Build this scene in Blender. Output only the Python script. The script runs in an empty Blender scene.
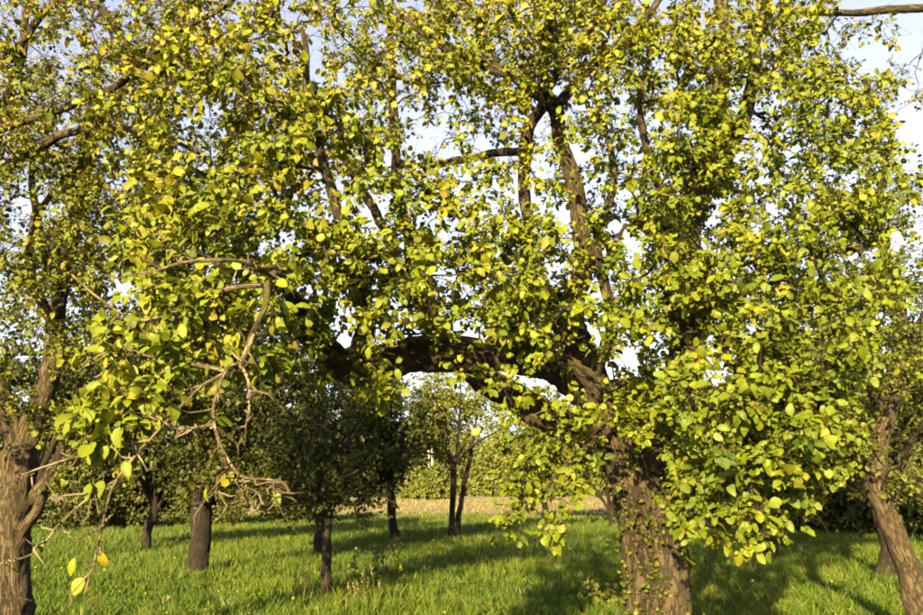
import bpy, math, random
import numpy as np
from mathutils import Vector, Matrix, noise as mnoise

SC = bpy.context.scene
COL = SC.collection
RNG = np.random.default_rng(7)
random.seed(7)

# ------------------------------------------------------------------ camera
F, CX, CY = 711.0, 461.5, 307.5            # focal length and centre in photo pixels (923 x 615)
PITCH = math.atan((489.0 - CY) / F)        # the horizon lies at y = 489
CAM_H = 1.6
cam_d = bpy.data.cameras.new('camera'); cam = bpy.data.objects.new('camera', cam_d); COL.objects.link(cam)
cam.location = (0, 0, CAM_H); cam.rotation_euler = (math.pi / 2 + PITCH, 0, 0)
cam_d.sensor_width = 36.0; cam_d.lens = 36.0 * F / 923.0
cam_d.clip_start = 0.05; cam_d.clip_end = 5000
SC.camera = cam

# ------------------------------------------------------------------ sky and sun
SUN_EL, SUN_AZ = math.radians(17), math.radians(18)     # low sun behind the camera, to its left
TO_SUN = Vector((-math.sin(SUN_AZ) * math.cos(SUN_EL), -math.cos(SUN_AZ) * math.cos(SUN_EL), math.sin(SUN_EL)))
world = bpy.data.worlds.new('World'); SC.world = world; world.use_nodes = True
wn = world.node_tree; bg = wn.nodes['Background']
sky = wn.nodes.new('ShaderNodeTexSky'); sky.sky_type = 'NISHITA'; sky.sun_disc = False
sky.sun_elevation = SUN_EL; sky.sun_rotation = math.pi + SUN_AZ
sky.air_density = 1.0; sky.dust_density = 3.0; sky.ozone_density = 2.0
hs = wn.nodes.new('ShaderNodeHueSaturation'); hs.inputs['Saturation'].default_value = 0.5; hs.inputs['Hue'].default_value = 0.525   # sky colour desaturated and hue-shifted evenly to read as haze
wn.links.new(sky.outputs[0], hs.inputs['Color']); wn.links.new(hs.outputs[0], bg.inputs[0]); bg.inputs[1].default_value = 0.05
sun_d = bpy.data.lights.new('sun', 'SUN'); sun_d.energy = 5.0; sun_d.angle = math.radians(0.6)
sun_d.color = (1.0, 0.76, 0.36)
sun = bpy.data.objects.new('sun', sun_d); COL.objects.link(sun)
sun.rotation_euler = TO_SUN.to_track_quat('Z', 'Y').to_euler()
SC.view_settings.view_transform = 'Standard'; SC.view_settings.look = 'None'
SC.view_settings.gamma = 1.0; SC.view_settings.exposure = 3.12
SC.view_settings.use_curve_mapping = False
SC.render.engine = 'CYCLES'
SC.cycles.filter_width = 1.9
SC.cycles.max_bounces = 6; SC.cycles.transmission_bounces = 4; SC.cycles.diffuse_bounces = 3

# ------------------------------------------------------------------ pixels to places
CP, SP = math.cos(PITCH), math.sin(PITCH)
def at(px, py, d):
    """the point seen at photo pixel (px, py) that lies d metres ahead"""
    px, py, d = np.asarray(px, float), np.asarray(py, float), np.asarray(d, float)
    x, u = (px - CX) / F, (CY - py) / F
    wy, wz = CP - u * SP, SP + u * CP
    return np.stack([x / wy * d, d + 0 * x, CAM_H + wz / wy * d], -1)
def ground_at(px, py):
    u = (CY - py) / F
    return at(px, py, CAM_H * (CP - u * SP) / -(SP + u * CP))
def project(p):
    q = p - np.array([0, 0, CAM_H])
    f = q[..., 1] * CP + q[..., 2] * SP; u = -q[..., 1] * SP + q[..., 2] * CP
    f = np.where(f < 0.05, 0.05, f)
    return CX + F * q[..., 0] / f, CY - F * u / f, f
def nrm(v): return v / np.maximum(np.linalg.norm(v, axis=-1, keepdims=True), 1e-9)

# ------------------------------------------------------------------ materials
def new_mat(name):
    m = bpy.data.materials.new(name); m.use_nodes = True
    t = m.node_tree; t.nodes.clear()
    return m, t, lambda ty, **kw: _node(t, ty, kw)
def _node(t, ty, kw):
    n = t.nodes.new(ty)
    for k, v in kw.items(): setattr(n, k, v)
    return n
def ramp(n, stops, interp='LINEAR'):
    cr = n.color_ramp; cr.interpolation = interp
    while len(cr.elements) < len(stops): cr.elements.new(0.5)
    for e, (p, c) in zip(cr.elements, stops):
        e.position = p; e.color = (*c, 1) if len(c) == 3 else c

def leaf_material(name, stops, trans=0.24, gloss=0.55, rust=0.5):
    stops = [(p, tuple(c * 0.36 for c in q)) for p, q in stops]
    m, t, N = new_mat(name); L = t.links.new
    out = N('ShaderNodeOutputMaterial')
    a = N('ShaderNodeAttribute', attribute_name='rnd')
    sep = N('ShaderNodeSeparateXYZ'); L(a.outputs['Vector'], sep.inputs[0])
    r = N('ShaderNodeValToRGB'); ramp(r, stops); L(sep.outputs[0], r.inputs[0])
    uv = N('ShaderNodeAttribute', attribute_name='luv')
    su = N('ShaderNodeSeparateXYZ'); L(uv.outputs['Vector'], su.inputs[0])
    # midrib and side veins, paler than the blade
    ab = N('ShaderNodeMath', operation='ABSOLUTE'); L(su.outputs[0], ab.inputs[0])
    mr = N('ShaderNodeMapRange'); L(ab.outputs[0], mr.inputs[0])
    mr.inputs[1].default_value = 0.012; mr.inputs[2].default_value = 0.035; mr.inputs[3].default_value = 1; mr.inputs[4].default_value = 0
    w1 = N('ShaderNodeMath', operation='MULTIPLY_ADD'); L(ab.outputs[0], w1.inputs[0]); w1.inputs[1].default_value = -0.8; L(su.outputs[1], w1.inputs[2])
    w2 = N('ShaderNodeMath', operation='MULTIPLY'); L(w1.outputs[0], w2.inputs[0]); w2.inputs[1].default_value = 44
    w3 = N('ShaderNodeMath', operation='SINE'); L(w2.outputs[0], w3.inputs[0])
    w4 = N('ShaderNodeMapRange'); L(w3.outputs[0], w4.inputs[0]); w4.inputs[1].default_value = 0.8; w4.inputs[2].default_value = 1; w4.inputs[4].default_value = 0.45
    mx = N('ShaderNodeMath', operation='MAXIMUM'); L(mr.outputs[0], mx.inputs[0]); L(w4.outputs[0], mx.inputs[1])
    sc_ = N('ShaderNodeMath', operation='MULTIPLY'); L(mx.outputs[0], sc_.inputs[0]); sc_.inputs[1].default_value = 0.35
    vein = N('ShaderNodeMix', data_type='RGBA', blend_type='MIX'); L(sc_.outputs[0], vein.inputs[0]); L(r.outputs[0], vein.inputs[6])
    vein.inputs[7].default_value = (0.11, 0.11, 0.02, 1)
    # rusty patches on some leaves
    geo = N('ShaderNodeNewGeometry'); nz = N('ShaderNodeTexNoise'); nz.inputs['Scale'].default_value = 34; nz.inputs['Detail'].default_value = 3
    L(geo.outputs['Position'], nz.inputs['Vector'])
    ad = N('ShaderNodeMath', operation='MULTIPLY_ADD'); L(sep.outputs[1], ad.inputs[0]); ad.inputs[1].default_value = 0.55; L(nz.outputs[0], ad.inputs[2])
    mr2 = N('ShaderNodeMapRange'); L(ad.outputs[0], mr2.inputs[0]); mr2.inputs[1].default_value = 0.95; mr2.inputs[2].default_value = 1.08; mr2.inputs[4].default_value = rust
    rst = N('ShaderNodeMix', data_type='RGBA'); L(mr2.outputs[0], rst.inputs[0]); L(vein.outputs[2], rst.inputs[6]); rst.inputs[7].default_value = (0.07, 0.034, 0.009, 1)
    p = N('ShaderNodeBsdfPrincipled'); L(rst.outputs[2], p.inputs['Base Color']); p.inputs['Roughness'].default_value = gloss
    p.inputs['Specular IOR Level'].default_value = 0.15
    tr = N('ShaderNodeBsdfTranslucent')
    tc = N('ShaderNodeMix', data_type='RGBA', blend_type='MULTIPLY'); tc.inputs[0].default_value = 1; L(rst.outputs[2], tc.inputs[6]); tc.inputs[7].default_value = (1.3, 1.25, 0.5, 1)
    L(tc.outputs[2], tr.inputs[0])
    bm = N('ShaderNodeBump'); bm.inputs['Strength'].default_value = 0.3; bm.inputs['Distance'].default_value = 0.004; L(nz.outputs[0], bm.inputs['Height'])
    L(bm.outputs[0], p.inputs['Normal'])
    mix = N('ShaderNodeMixShader'); mix.inputs[0].default_value = trans
    L(p.outputs[0], mix.inputs[1]); L(tr.outputs[0], mix.inputs[2]); L(mix.outputs[0], out.inputs[0])
    return m

def bark_material(name, dark, light, lichen=(0.30, 0.29, 0.20), moss=0.0, lich=0.5, scale=1.0):
    dark, light, lichen = [tuple(c * 0.155 for c in q) for q in (dark, light, lichen)]
    m, t, N = new_mat(name); L = t.links.new
    out = N('ShaderNodeOutputMaterial'); p = N('ShaderNodeBsdfPrincipled'); L(p.outputs[0], out.inputs[0])
    a = N('ShaderNodeAttribute', attribute_name='bk')
    mp = N('ShaderNodeMapping'); mp.inputs['Scale'].default_value = (scale, scale, scale * 0.22); L(a.outputs['Vector'], mp.inputs[0])
    vo = N('ShaderNodeTexVoronoi', feature='DISTANCE_TO_EDGE'); vo.inputs['Scale'].default_value = 26
    n0 = N('ShaderNodeTexNoise'); n0.inputs['Scale'].default_value = 9; n0.inputs['Detail'].default_value = 6; n0.inputs['Roughness'].default_value = 0.65
    L(mp.outputs[0], n0.inputs['Vector'])
    wp = N('ShaderNodeMix', data_type='VECTOR'); wp.inputs[0].default_value = 0.22; L(mp.outputs[0], wp.inputs[4]); L(n0.outputs['Color'], wp.inputs[5])
    L(wp.outputs[1], vo.inputs['Vector'])
    cr = N('ShaderNodeMapRange'); L(vo.outputs['Distance'], cr.inputs[0]); cr.inputs[2].default_value = 0.16
    h = N('ShaderNodeMath', operation='MULTIPLY_ADD'); L(cr.outputs[0], h.inputs[0]); h.inputs[1].default_value = 0.45; L(n0.outputs[0], h.inputs[2])
    c1 = N('ShaderNodeValToRGB'); ramp(c1, [(0.42, dark), (0.9, light)]); L(h.outputs[0], c1.inputs[0])
    n2 = N('ShaderNodeTexNoise'); n2.inputs['Scale'].default_value = 5.5; n2.inputs['Detail'].default_value = 5; L(a.outputs['Vector'], n2.inputs['Vector'])
    l1 = N('ShaderNodeMapRange'); L(n2.outputs[0], l1.inputs[0]); l1.inputs[1].default_value = 0.55; l1.inputs[2].default_value = 0.68; l1.inputs[4].default_value = lich
    x1 = N('ShaderNodeMix', data_type='RGBA'); L(l1.outputs[0], x1.inputs[0]); L(c1.outputs[0], x1.inputs[6]); x1.inputs[7].default_value = (*lichen, 1)
    geo = N('ShaderNodeNewGeometry'); sn = N('ShaderNodeSeparateXYZ'); L(geo.outputs['Normal'], sn.inputs[0])
    n3 = N('ShaderNodeTexNoise'); n3.inputs['Scale'].default_value = 3; n3.inputs['Detail'].default_value = 4; L(geo.outputs['Position'], n3.inputs['Vector'])
    ms = N('ShaderNodeMath', operation='MULTIPLY_ADD'); L(n3.outputs[0], ms.inputs[0]); ms.inputs[1].default_value = 1.6; L(sn.outputs[2], ms.inputs[2])
    mm = N('ShaderNodeMapRange'); L(ms.outputs[0], mm.inputs[0]); mm.inputs[1].default_value = 1.15; mm.inputs[2].default_value = 1.5; mm.inputs[4].default_value = moss
    x2 = N('ShaderNodeMix', data_type='RGBA'); L(mm.outputs[0], x2.inputs[0]); L(x1.outputs[2], x2.inputs[6]); x2.inputs[7].default_value = (0.050, 0.048, 0.005, 1)
    L(x2.outputs[2], p.inputs['Base Color']); p.inputs['Roughness'].default_value = 0.9; p.inputs['Specular IOR Level'].default_value = 0.2
    b = N('ShaderNodeBump'); b.inputs['Strength'].default_value = 0.9; b.inputs['Distance'].default_value = 0.035; L(h.outputs[0], b.inputs['Height']); L(b.outputs[0], p.inputs['Normal'])
    return m

def grass_material(name, stops, trans=0.3):
    stops = [(p, tuple(c * 0.45 for c in q)) for p, q in stops]
    m, t, N = new_mat(name); L = t.links.new
    out = N('ShaderNodeOutputMaterial')
    a = N('ShaderNodeAttribute', attribute_name='rnd'); sep = N('ShaderNodeSeparateXYZ'); L(a.outputs['Vector'], sep.inputs[0])
    r = N('ShaderNodeValToRGB'); ramp(r, stops); L(sep.outputs[0], r.inputs[0])
    p = N('ShaderNodeBsdfPrincipled'); L(r.outputs[0], p.inputs['Base Color']); p.inputs['Roughness'].default_value = 0.55; p.inputs['Specular IOR Level'].default_value = 0.25
    tr = N('ShaderNodeBsdfTranslucent'); L(r.outputs[0], tr.inputs[0])
    mix = N('ShaderNodeMixShader'); mix.inputs[0].default_value = trans
    L(p.outputs[0], mix.inputs[1]); L(tr.outputs[0], mix.inputs[2]); L(mix.outputs[0], out.inputs[0])
    return m

def ground_material(name, c0, c1, c2):
    c0, c1, c2 = [tuple(c * 0.45 for c in q) for q in (c0, c1, c2)]
    m, t, N = new_mat(name); L = t.links.new
    out = N('ShaderNodeOutputMaterial'); p = N('ShaderNodeBsdfPrincipled'); L(p.outputs[0], out.inputs[0])
    geo = N('ShaderNodeNewGeometry')
    n = N('ShaderNodeTexNoise'); n.inputs['Scale'].default_value = 0.9; n.inputs['Detail'].default_value = 8; n.inputs['Roughness'].default_value = 0.7; L(geo.outputs['Position'], n.inputs['Vector'])
    r = N('ShaderNodeValToRGB'); ramp(r, [(0.3, c0), (0.52, c1), (0.75, c2)]); L(n.outputs[0], r.inputs[0]); L(r.outputs[0], p.inputs['Base Color'])
    p.inputs['Roughness'].default_value = 0.95
    n2 = N('ShaderNodeTexNoise'); n2.inputs['Scale'].default_value = 30; n2.inputs['Detail'].default_value = 4; L(geo.outputs['Position'], n2.inputs['Vector'])
    b = N('ShaderNodeBump'); b.inputs['Distance'].default_value = 0.05; L(n2.outputs[0], b.inputs['Height']); L(b.outputs[0], p.inputs['Normal'])
    return m

def plain(name, col, rough=0.8, noise_scale=8, var=0.35):
    m, t, N = new_mat(name); L = t.links.new
    out = N('ShaderNodeOutputMaterial'); p = N('ShaderNodeBsdfPrincipled'); L(p.outputs[0], out.inputs[0])
    tc = N('ShaderNodeTexCoord'); n = N('ShaderNodeTexNoise'); n.inputs['Scale'].default_value = noise_scale; n.inputs['Detail'].default_value = 5; L(tc.outputs['Object'], n.inputs['Vector'])
    r = N('ShaderNodeValToRGB'); ramp(r, [(0.3, tuple(c * (1 - var) for c in col)), (0.7, tuple(min(1, c * (1 + var)) for c in col))]); L(n.outputs[0], r.inputs[0])
    L(r.outputs[0], p.inputs['Base Color']); p.inputs['Roughness'].default_value = rough
    return m

LEAF = leaf_material('apple_leaf', [(0.0, (0.036, 0.075, 0.005)), (0.22, (0.098, 0.152, 0.006)), (0.55, (0.190, 0.245, 0.006)), (0.84, (0.290, 0.280, 0.008)), (1.0, (0.38, 0.29, 0.020))])
LEAF_L = leaf_material('left_tree_leaf', [(0.0, (0.036, 0.070, 0.005)), (0.3, (0.086, 0.122, 0.006)), (0.7, (0.165, 0.200, 0.007)), (1.0, (0.30, 0.26, 0.018))])
LEAF_D = leaf_material('shade_dark_leaf', [(0.0, (0.025, 0.042, 0.005)), (0.5, (0.048, 0.070, 0.006)), (0.9, (0.090, 0.105, 0.009)), (1.0, (0.20, 0.18, 0.016))])  # back-tree leaves: shade of the background is put into this darker colour
WOOD_LEAF = leaf_material('wood_leaf', [(0.0, (0.09, 0.115, 0.02)), (0.5, (0.145, 0.168, 0.028)), (1.0, (0.20, 0.20, 0.04))], rust=0.0)
LEAF_P = leaf_material('willow_leaf', [(0.0, (0.10, 0.14, 0.014)), (0.5, (0.18, 0.215, 0.020)), (1.0, (0.27, 0.255, 0.030))])
BARK = bark_material('apple_bark', (0.042, 0.027, 0.013), (0.195, 0.134, 0.066), moss=1.0, lich=0.3)
BARK_L = bark_material('grey_bark', (0.055, 0.037, 0.018), (0.260, 0.185, 0.090), moss=0.35, lich=0.25)
TWIG = bark_material('twig_bark', (0.055, 0.036, 0.022), (0.150, 0.105, 0.065), lichen=(0.24, 0.23, 0.11), moss=0.35, lich=0.6)
PALE_TWIG = bark_material('lichen_twig_bark', (0.17, 0.12, 0.068), (0.58, 0.45, 0.26), lichen=(0.80, 0.74, 0.36), moss=0.2, lich=0.7)
BARK_D = bark_material('shade_dark_bark', (0.022, 0.014, 0.008), (0.075, 0.050, 0.030), moss=0.2, lich=0.25)  # bark darkened in colour to stand in for shade on the back trunks
GRASS = grass_material('grass_blade', [(0.0, (0.040, 0.095, 0.008)), (0.5, (0.105, 0.172, 0.009)), (0.85, (0.180, 0.220, 0.013)), (1.0, (0.29, 0.24, 0.06))], 0.42)
DRY = grass_material('dry_grass_blade', [(0.0, (0.105, 0.088, 0.032)), (0.6, (0.185, 0.158, 0.06)), (1.0, (0.27, 0.235, 0.10))], 0.2)
APPLE = plain('apple_skin', (0.20, 0.18, 0.02), 0.35, 18, 0.25)
APPLE_RED = plain('apple_skin_ripe', (0.20, 0.07, 0.02), 0.35, 18, 0.4)
CONCRETE = plain('pale_concrete', (0.26, 0.25, 0.21), 0.8, 3, 0.1)
WEED = leaf_material('weed_leaf', [(0.0, (0.05, 0.09, 0.014)), (0.6, (0.10, 0.14, 0.02)), (1.0, (0.20, 0.20, 0.03))])

# ------------------------------------------------------------------ mesh helpers
def mesh_from(name, verts, faces, mat, attrs=None, smooth=True):
    """faces: (n,k) int array, all of one size"""
    me = bpy.data.meshes.new(name)
    verts = np.ascontiguousarray(verts, np.float32); faces = np.ascontiguousarray(faces, np.int32)
    n, k = faces.shape
    me.vertices.add(len(verts)); me.vertices.foreach_set('co', verts.ravel())
    me.loops.add(n * k); me.loops.foreach_set('vertex_index', faces.ravel())
    me.polygons.add(n); me.polygons.foreach_set('loop_start', np.arange(0, n * k, k, dtype=np.int32))
    me.polygons.foreach_set('loop_total', np.full(n, k, np.int32))
    me.polygons.foreach_set('use_smooth', np.full(n, smooth))
    for an, av in (attrs or {}).items():
        a = me.attributes.new(an, 'FLOAT_VECTOR', 'POINT'); a.data.foreach_set('vector', np.ascontiguousarray(av, np.float32).ravel())
    me.materials.append(mat); me.update(); me.validate()
    return me
def link(name, me, parent=None, kind=None, label=None):
    o = bpy.data.objects.new(name, me); COL.objects.link(o)
    if parent is not None: o.parent = parent
    if kind: o['kind'] = kind
    if label: o['label'] = label
    return o
def thing(name, label, cat, loc, group=None):
    o = bpy.data.objects.new(name, None); COL.objects.link(o); o.location = loc
    o['label'] = label; o['category'] = cat
    if group: o['group'] = group
    o.empty_display_size = 0.2
    return o

def tubes(P, R, k, seed=0):
    """P (N,M,3) paths, R (N,M) radii -> verts, quads, bark coordinates"""
    N, M, _ = P.shape
    T = np.empty_like(P); T[:, 1:-1] = P[:, 2:] - P[:, :-2]; T[:, 0] = P[:, 1] - P[:, 0]; T[:, -1] = P[:, -1] - P[:, -2]; T = nrm(T)
    ov = nrm(P[:, -1] - P[:, 0]); ref = np.where(np.abs(ov[:, 2:3]) > 0.75, np.array([[1.0, 0.2, 0]]), np.array([[0, 0.1, 1.0]]))
    A = nrm(np.cross(T, ref[:, None, :])); B = np.cross(T, A)
    th = np.arange(k) / k * 2 * math.pi
    ring = A[:, :, None, :] * np.cos(th)[None, None, :, None] + B[:, :, None, :] * np.sin(th)[None, None, :, None]
    V = P[:, :, None, :] + ring * R[:, :, None, None]
    ln = np.concatenate([np.zeros((N, 1)), np.cumsum(np.linalg.norm(P[:, 1:] - P[:, :-1], axis=2), 1)], 1)
    off = np.random.default_rng(seed).uniform(0, 20, (N, 1, 1, 3))
    bk = np.empty((N, M, k, 3)); rr = np.maximum(R, 0.004)[:, :, None]
    bk[..., 0] = np.cos(th) * rr; bk[..., 1] = np.sin(th) * rr; bk[..., 2] = ln[:, :, None]; bk += off
    i = np.arange(N)[:, None, None] * M * k + np.arange(M - 1)[None, :, None] * k
    j = np.arange(k)[None, None, :]; jn = (j + 1) % k
    Q = np.stack([i + j, i + jn, i + k + jn, i + k + j], -1).reshape(-1, 4)
    return V.reshape(-1, 3), Q, bk.reshape(-1, 3)

def resample(pts, n):
    """Catmull-Rom through pts (m,4) = x,y,z,r"""
    p = np.asarray(pts, float)
    if len(p) == 2: p = np.stack([p[0], p.mean(0), p[1]])
    q = np.concatenate([[2 * p[0] - p[1]], p, [2 * p[-1] - p[-2]]])
    seg = np.linalg.norm(p[1:, :3] - p[:-1, :3], axis=1); s = np.concatenate([[0], np.cumsum(seg)]); s /= s[-1]
    out = []
    for u in np.linspace(0, 1, n):
        i = min(np.searchsorted(s, u, 'right') - 1, len(p) - 2); f = (u - s[i]) / max(s[i + 1] - s[i], 1e-9)
        a, b, c, d = q[i:i + 4]
        out.append(0.5 * (2 * b + (c - a) * f + (2 * a - 5 * b + 4 * c - d) * f * f + (3 * b - a - 3 * c + d) * f ** 3))
    o = np.array(out); o[:, 3] = np.maximum(o[:, 3], 0.002)
    return o

def woody(name, pts, mat, parent, base, k=20, step=0.05, rough=0.10, wob=0.0, close=True, seed=0):
    """one trunk or limb: knobbly tapering tube along pts (world), as one mesh under parent"""
    L = np.linalg.norm(np.diff(np.asarray(pts)[:, :3], axis=0), axis=1).sum()
    c = resample(pts, max(6, int(L / step)))
    if wob:
        for i in range(len(c)):
            v = [mnoise.noise(Vector(c[i, :3]) * 3.0 + Vector((seed, q * 17.3, q * 5.1))) for q in range(3)]; c[i, :3] += np.array(v) * wob * min(1, i / 4)
    V, Q, bk = tubes(c[None, :, :3], c[None, :, 3], k, seed)
    M = len(c); cen = np.repeat(c[:, :3], k, 0); rad = np.repeat(c[:, 3], k); d = nrm(V - cen)
    out = np.empty(len(V))
    th = np.tile(np.arange(k) / k * 2 * math.pi, M); ln = bk[:, 2]
    for i in range(len(V)):
        v = V[i]
        a = mnoise.fractal(Vector((math.cos(th[i]) * 1.3, math.sin(th[i]) * 1.3, ln[i] * 1.6 / max(rad[i] * 4, 0.15))) + Vector((seed * 3.1, 0, 0)), 1.0, 2.0, 3)
        b = mnoise.noise(Vector((math.cos(th[i]) * 5, math.sin(th[i]) * 5, ln[i] * 5)) + Vector((seed, 5, 0)))
        c_ = abs(mnoise.noise(Vector((math.cos(th[i]) * 9 * rad[i] / .2, math.sin(th[i]) * 9 * rad[i] / .2, ln[i] * 4.5)) + Vector((seed, 0, 9))))
        out[i] = a * rough * 1.7 + b * rough * 0.6 - max(0, 0.22 - c_) * rough * 2.2
    V = V + d * (rad * out)[:, None]
    me_faces = Q
    if close:
        V = np.concatenate([V, c[-1:, :3]]); bk = np.concatenate([bk, bk[-1:]])
        ti = len(V) - 1; b0 = (M - 1) * k
        me_faces = np.concatenate([Q, np.array([[b0 + j, b0 + (j + 1) % k, ti, ti] for j in range(k)])])
    # triangles for the cap: split everything
    tri = np.concatenate([me_faces[:, [0, 1, 2]], me_faces[:len(Q), :][:, [0, 2, 3]]])
    me = mesh_from(name, V - base, tri, mat, {'bk': bk})
    link(name, me, parent)
    return c

# leaf templates: x across, y along, z up
def leaf_template(lod, var):
    r = np.random.default_rng(100 + var)
    curl, fold, wd, bend = r.uniform(-0.10, 0.50), r.uniform(0.02, 0.42), r.uniform(0.28, 0.44), r.uniform(-0.08, 0.08)
    if lod == 0:
        ys = np.array([0.0, 0.10, 0.30, 0.55, 0.80, 0.93, 1.0]); ws = np.array([0.02, 0.55, 0.95, 1.0, 0.70, 0.36, 0.0]) * wd
    elif lod == 1:
        ys = np.array([0.0, 0.26, 0.70, 1.0]); ws = np.array([0.0, 0.92, 0.90, 0.0]) * wd
    elif lod == 3:
        ys = np.array([0.0, 0.46, 1.0]); ws = np.array([0.0, 1.15, 0.0]) * wd
    else:
        ys = np.array([0.0, 0.5, 1.0]); ws = np.array([0.0, 1.05, 0.0]) * wd
    v, f = [], []
    n = len(ys)
    for i, (y, w) in enumerate(zip(ys, ws)):
        zz = -curl * y * y; xx = bend * math.sin(y * 3)
        if lod == 2:
            v += [(xx - w, y, zz + w * fold), (xx + w, y, zz + w * fold)]
        else:
            rip = 0.03 * math.sin(y * 9 + var)
            v += [(xx - w, y, zz + w * fold + rip), (xx, y, zz), (xx + w, y, zz + w * fold - rip)]
    if lod == 2:
        for i in range(n - 1):
            b = 2 * i; f += [(b, b + 1, b + 3), (b, b + 3, b + 2)]
    else:
        for i in range(n - 1):
            b = 3 * i
            f += [(b, b + 1, b + 4), (b, b + 4, b + 3), (b + 1, b + 2, b + 5), (b + 1, b + 5, b + 4)]
    v = np.array(v); uv = v.copy(); uv[:, 0] -= bend * np.sin(v[:, 1] * 3)
    if lod == 0:      # a thin petiole
        b = len(v); v = np.concatenate([v, [(-0.014, 0.02, 0), (0.014, 0.02, 0), (0, -0.32, 0.07)]]); uv = np.concatenate([uv, [(0, 0, 0)] * 3]); f.append((b, b + 1, b + 2))
    f = np.array(f)
    t = v[f]; ok = np.linalg.norm(np.cross(t[:, 1] - t[:, 0], t[:, 2] - t[:, 0]), axis=1) > 1e-7
    return v, f[ok], uv
TEMPL = {(l, v): leaf_template(l, v) for l in range(4) for v in range(8)}

def leaf_cloud(name, pos, ax, nor, size, rnd, lod, mat, parent, base, kind='stuff'):
    """many leaves as one mesh"""
    VV, FF, UU, RR, o = [], [], [], [], 0
    side = nrm(np.cross(ax, nor)); nor = np.cross(side, ax)
    which = RNG.integers(0, 8, len(pos))
    for v in range(8):
        s = np.where(which == v)[0]
        if not len(s): continue
        tv, tf, tu = TEMPL[(lod, v)]
        Rm = np.stack([side[s], ax[s], nor[s]], 2) * size[s][:, None, None]
        V = np.einsum('nij,vj->nvi', Rm, tv) + pos[s][:, None, :]
        VV.append(V.reshape(-1, 3)); UU.append(np.tile(tu, (len(s), 1))); RR.append(np.repeat(rnd[s], len(tv), 0))
        FF.append((tf[None] + (np.arange(len(s)) * len(tv))[:, None, None] + o).reshape(-1, 3)); o += len(s) * len(tv)
    me = mesh_from(name, np.concatenate(VV) - base, np.concatenate(FF), mat, {'luv': np.concatenate(UU), 'rnd': np.concatenate(RR)})
    return link(name, me, parent, kind)

LEAF_VARIANTS = {}
def leaf_variants(mat, n=48):
    """shared single-leaf meshes, each with its own shape and tint"""
    if mat.name in LEAF_VARIANTS: return LEAF_VARIANTS[mat.name]
    out = []
    for i in range(n):
        tv, tf, tu = TEMPL[(0, i % 8)]
        r = np.array([i / (n - 1), RNG.random(), 0])
        out.append(mesh_from('leaf', tv, tf, mat, {'luv': tu, 'rnd': np.tile(r, (len(tv), 1))}))
    LEAF_VARIANTS[mat.name] = out
    return out

# ------------------------------------------------------------------ growing a tree
def grow(guides, tips, pen=0.25, M=6, sag=0.05, rng=RNG):
    """join every tip to the wood already there by a curved branch; guides: list of (n,4) centre lines"""
    nodes = np.concatenate([g[:, :3] for g in guides]); tang = np.concatenate([nrm(np.gradient(g[:, :3], axis=0)) for g in guides])
    pl, owner, rad = [], [], []
    for g in guides:
        s = np.concatenate([[0], np.cumsum(np.linalg.norm(np.diff(g[:, :3], axis=0), axis=1))])
        h = 0.15 * max(0, g[0, 2]) ; pl.append(s * 0.4 + h); rad.append(g[:, 3])
    plen = np.concatenate(pl); own = np.full(len(nodes), -1); nrad = np.concatenate(rad)
    # never grow from the lowest trunk: keep nodes with z above the first fork
    cap = len(nodes) + len(tips) * (M - 1)
    NB = np.empty((cap, 3)); TB = np.empty((cap, 3)); PB = np.empty(cap); OB = np.full(cap, -1); n = len(nodes)
    NB[:n], TB[:n], PB[:n] = nodes, tang, plen
    d0 = np.array([np.min(np.sum((nodes - t) ** 2, 1)) for t in tips]); order = np.argsort(d0)
    P = np.empty((len(tips), M, 3)); par = np.full(len(tips), -1); R0 = np.empty(len(tips))
    for i, ti in enumerate(order):
        t = tips[ti]; dist = np.linalg.norm(NB[:n] - t, axis=1)
        j = int(np.argmin(dist + pen * PB[:n])); a = NB[j]; D = t - a; ln = np.linalg.norm(D) + 1e-6
        dirn = D / ln; st = nrm(TB[j] * 0.55 + dirn + rng.normal(0, 0.25, 3))
        en = nrm(dirn + rng.normal(0, 0.35, 3) + np.array([0, 0, -0.25]))
        f = np.linspace(0, 1, M)[:, None]
        h = (2 * f ** 3 - 3 * f ** 2 + 1) * a + (f ** 3 - 2 * f ** 2 + f) * st * ln + (-2 * f ** 3 + 3 * f ** 2) * t + (f ** 3 - f ** 2) * en * ln
        h[1:-1] += rng.normal(0, 0.05, (M - 2, 3)) * ln
        h[:, 2] -= sag * ln * np.sin(f[:, 0] * math.pi) * -1
        P[i] = h; par[i] = OB[j]; R0[i] = nrad[j] if j < len(nrad) else 1e9
        tg = nrm(np.gradient(h, axis=0))
        s = PB[j] + np.cumsum(np.linalg.norm(np.diff(h, axis=0), axis=1))
        NB[n:n + M - 1], TB[n:n + M - 1], PB[n:n + M - 1], OB[n:n + M - 1] = h[1:], tg[1:], s, i; n += M - 1
    cnt = np.ones(len(tips))
    for i in range(len(tips) - 1, -1, -1):
        if par[i] >= 0: cnt[par[i]] += cnt[i]
    return P, cnt, par, R0

def blob_tips(blobs, voids=(), rng=RNG, dens=1.0):
    """crown clusters: (px, py, depth, half-width px, half-height px, half-depth m, number)"""
    out = []
    for (px, py, d, rx, ry, rd, n) in blobs:
        n = max(3, int(n * dens))
        v = rng.normal(size=(n, 3)); v = nrm(v) * rng.uniform(0.15, 1, (n, 1)) ** (1 / 2.2)
        p = at(px + v[:, 0] * rx, py + v[:, 1] * ry, d + v[:, 2] * rd)
        out.append(p)
    p = np.concatenate(out)
    for (px, py, d, rx, ry, rd) in voids:      # open places in the crown
        c = at(px, py, d); s = d / F
        q = (p - c) / np.array([rx * s, rd, ry * s]); p = p[np.sum(q * q, 1) > 1]
    return p

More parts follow.
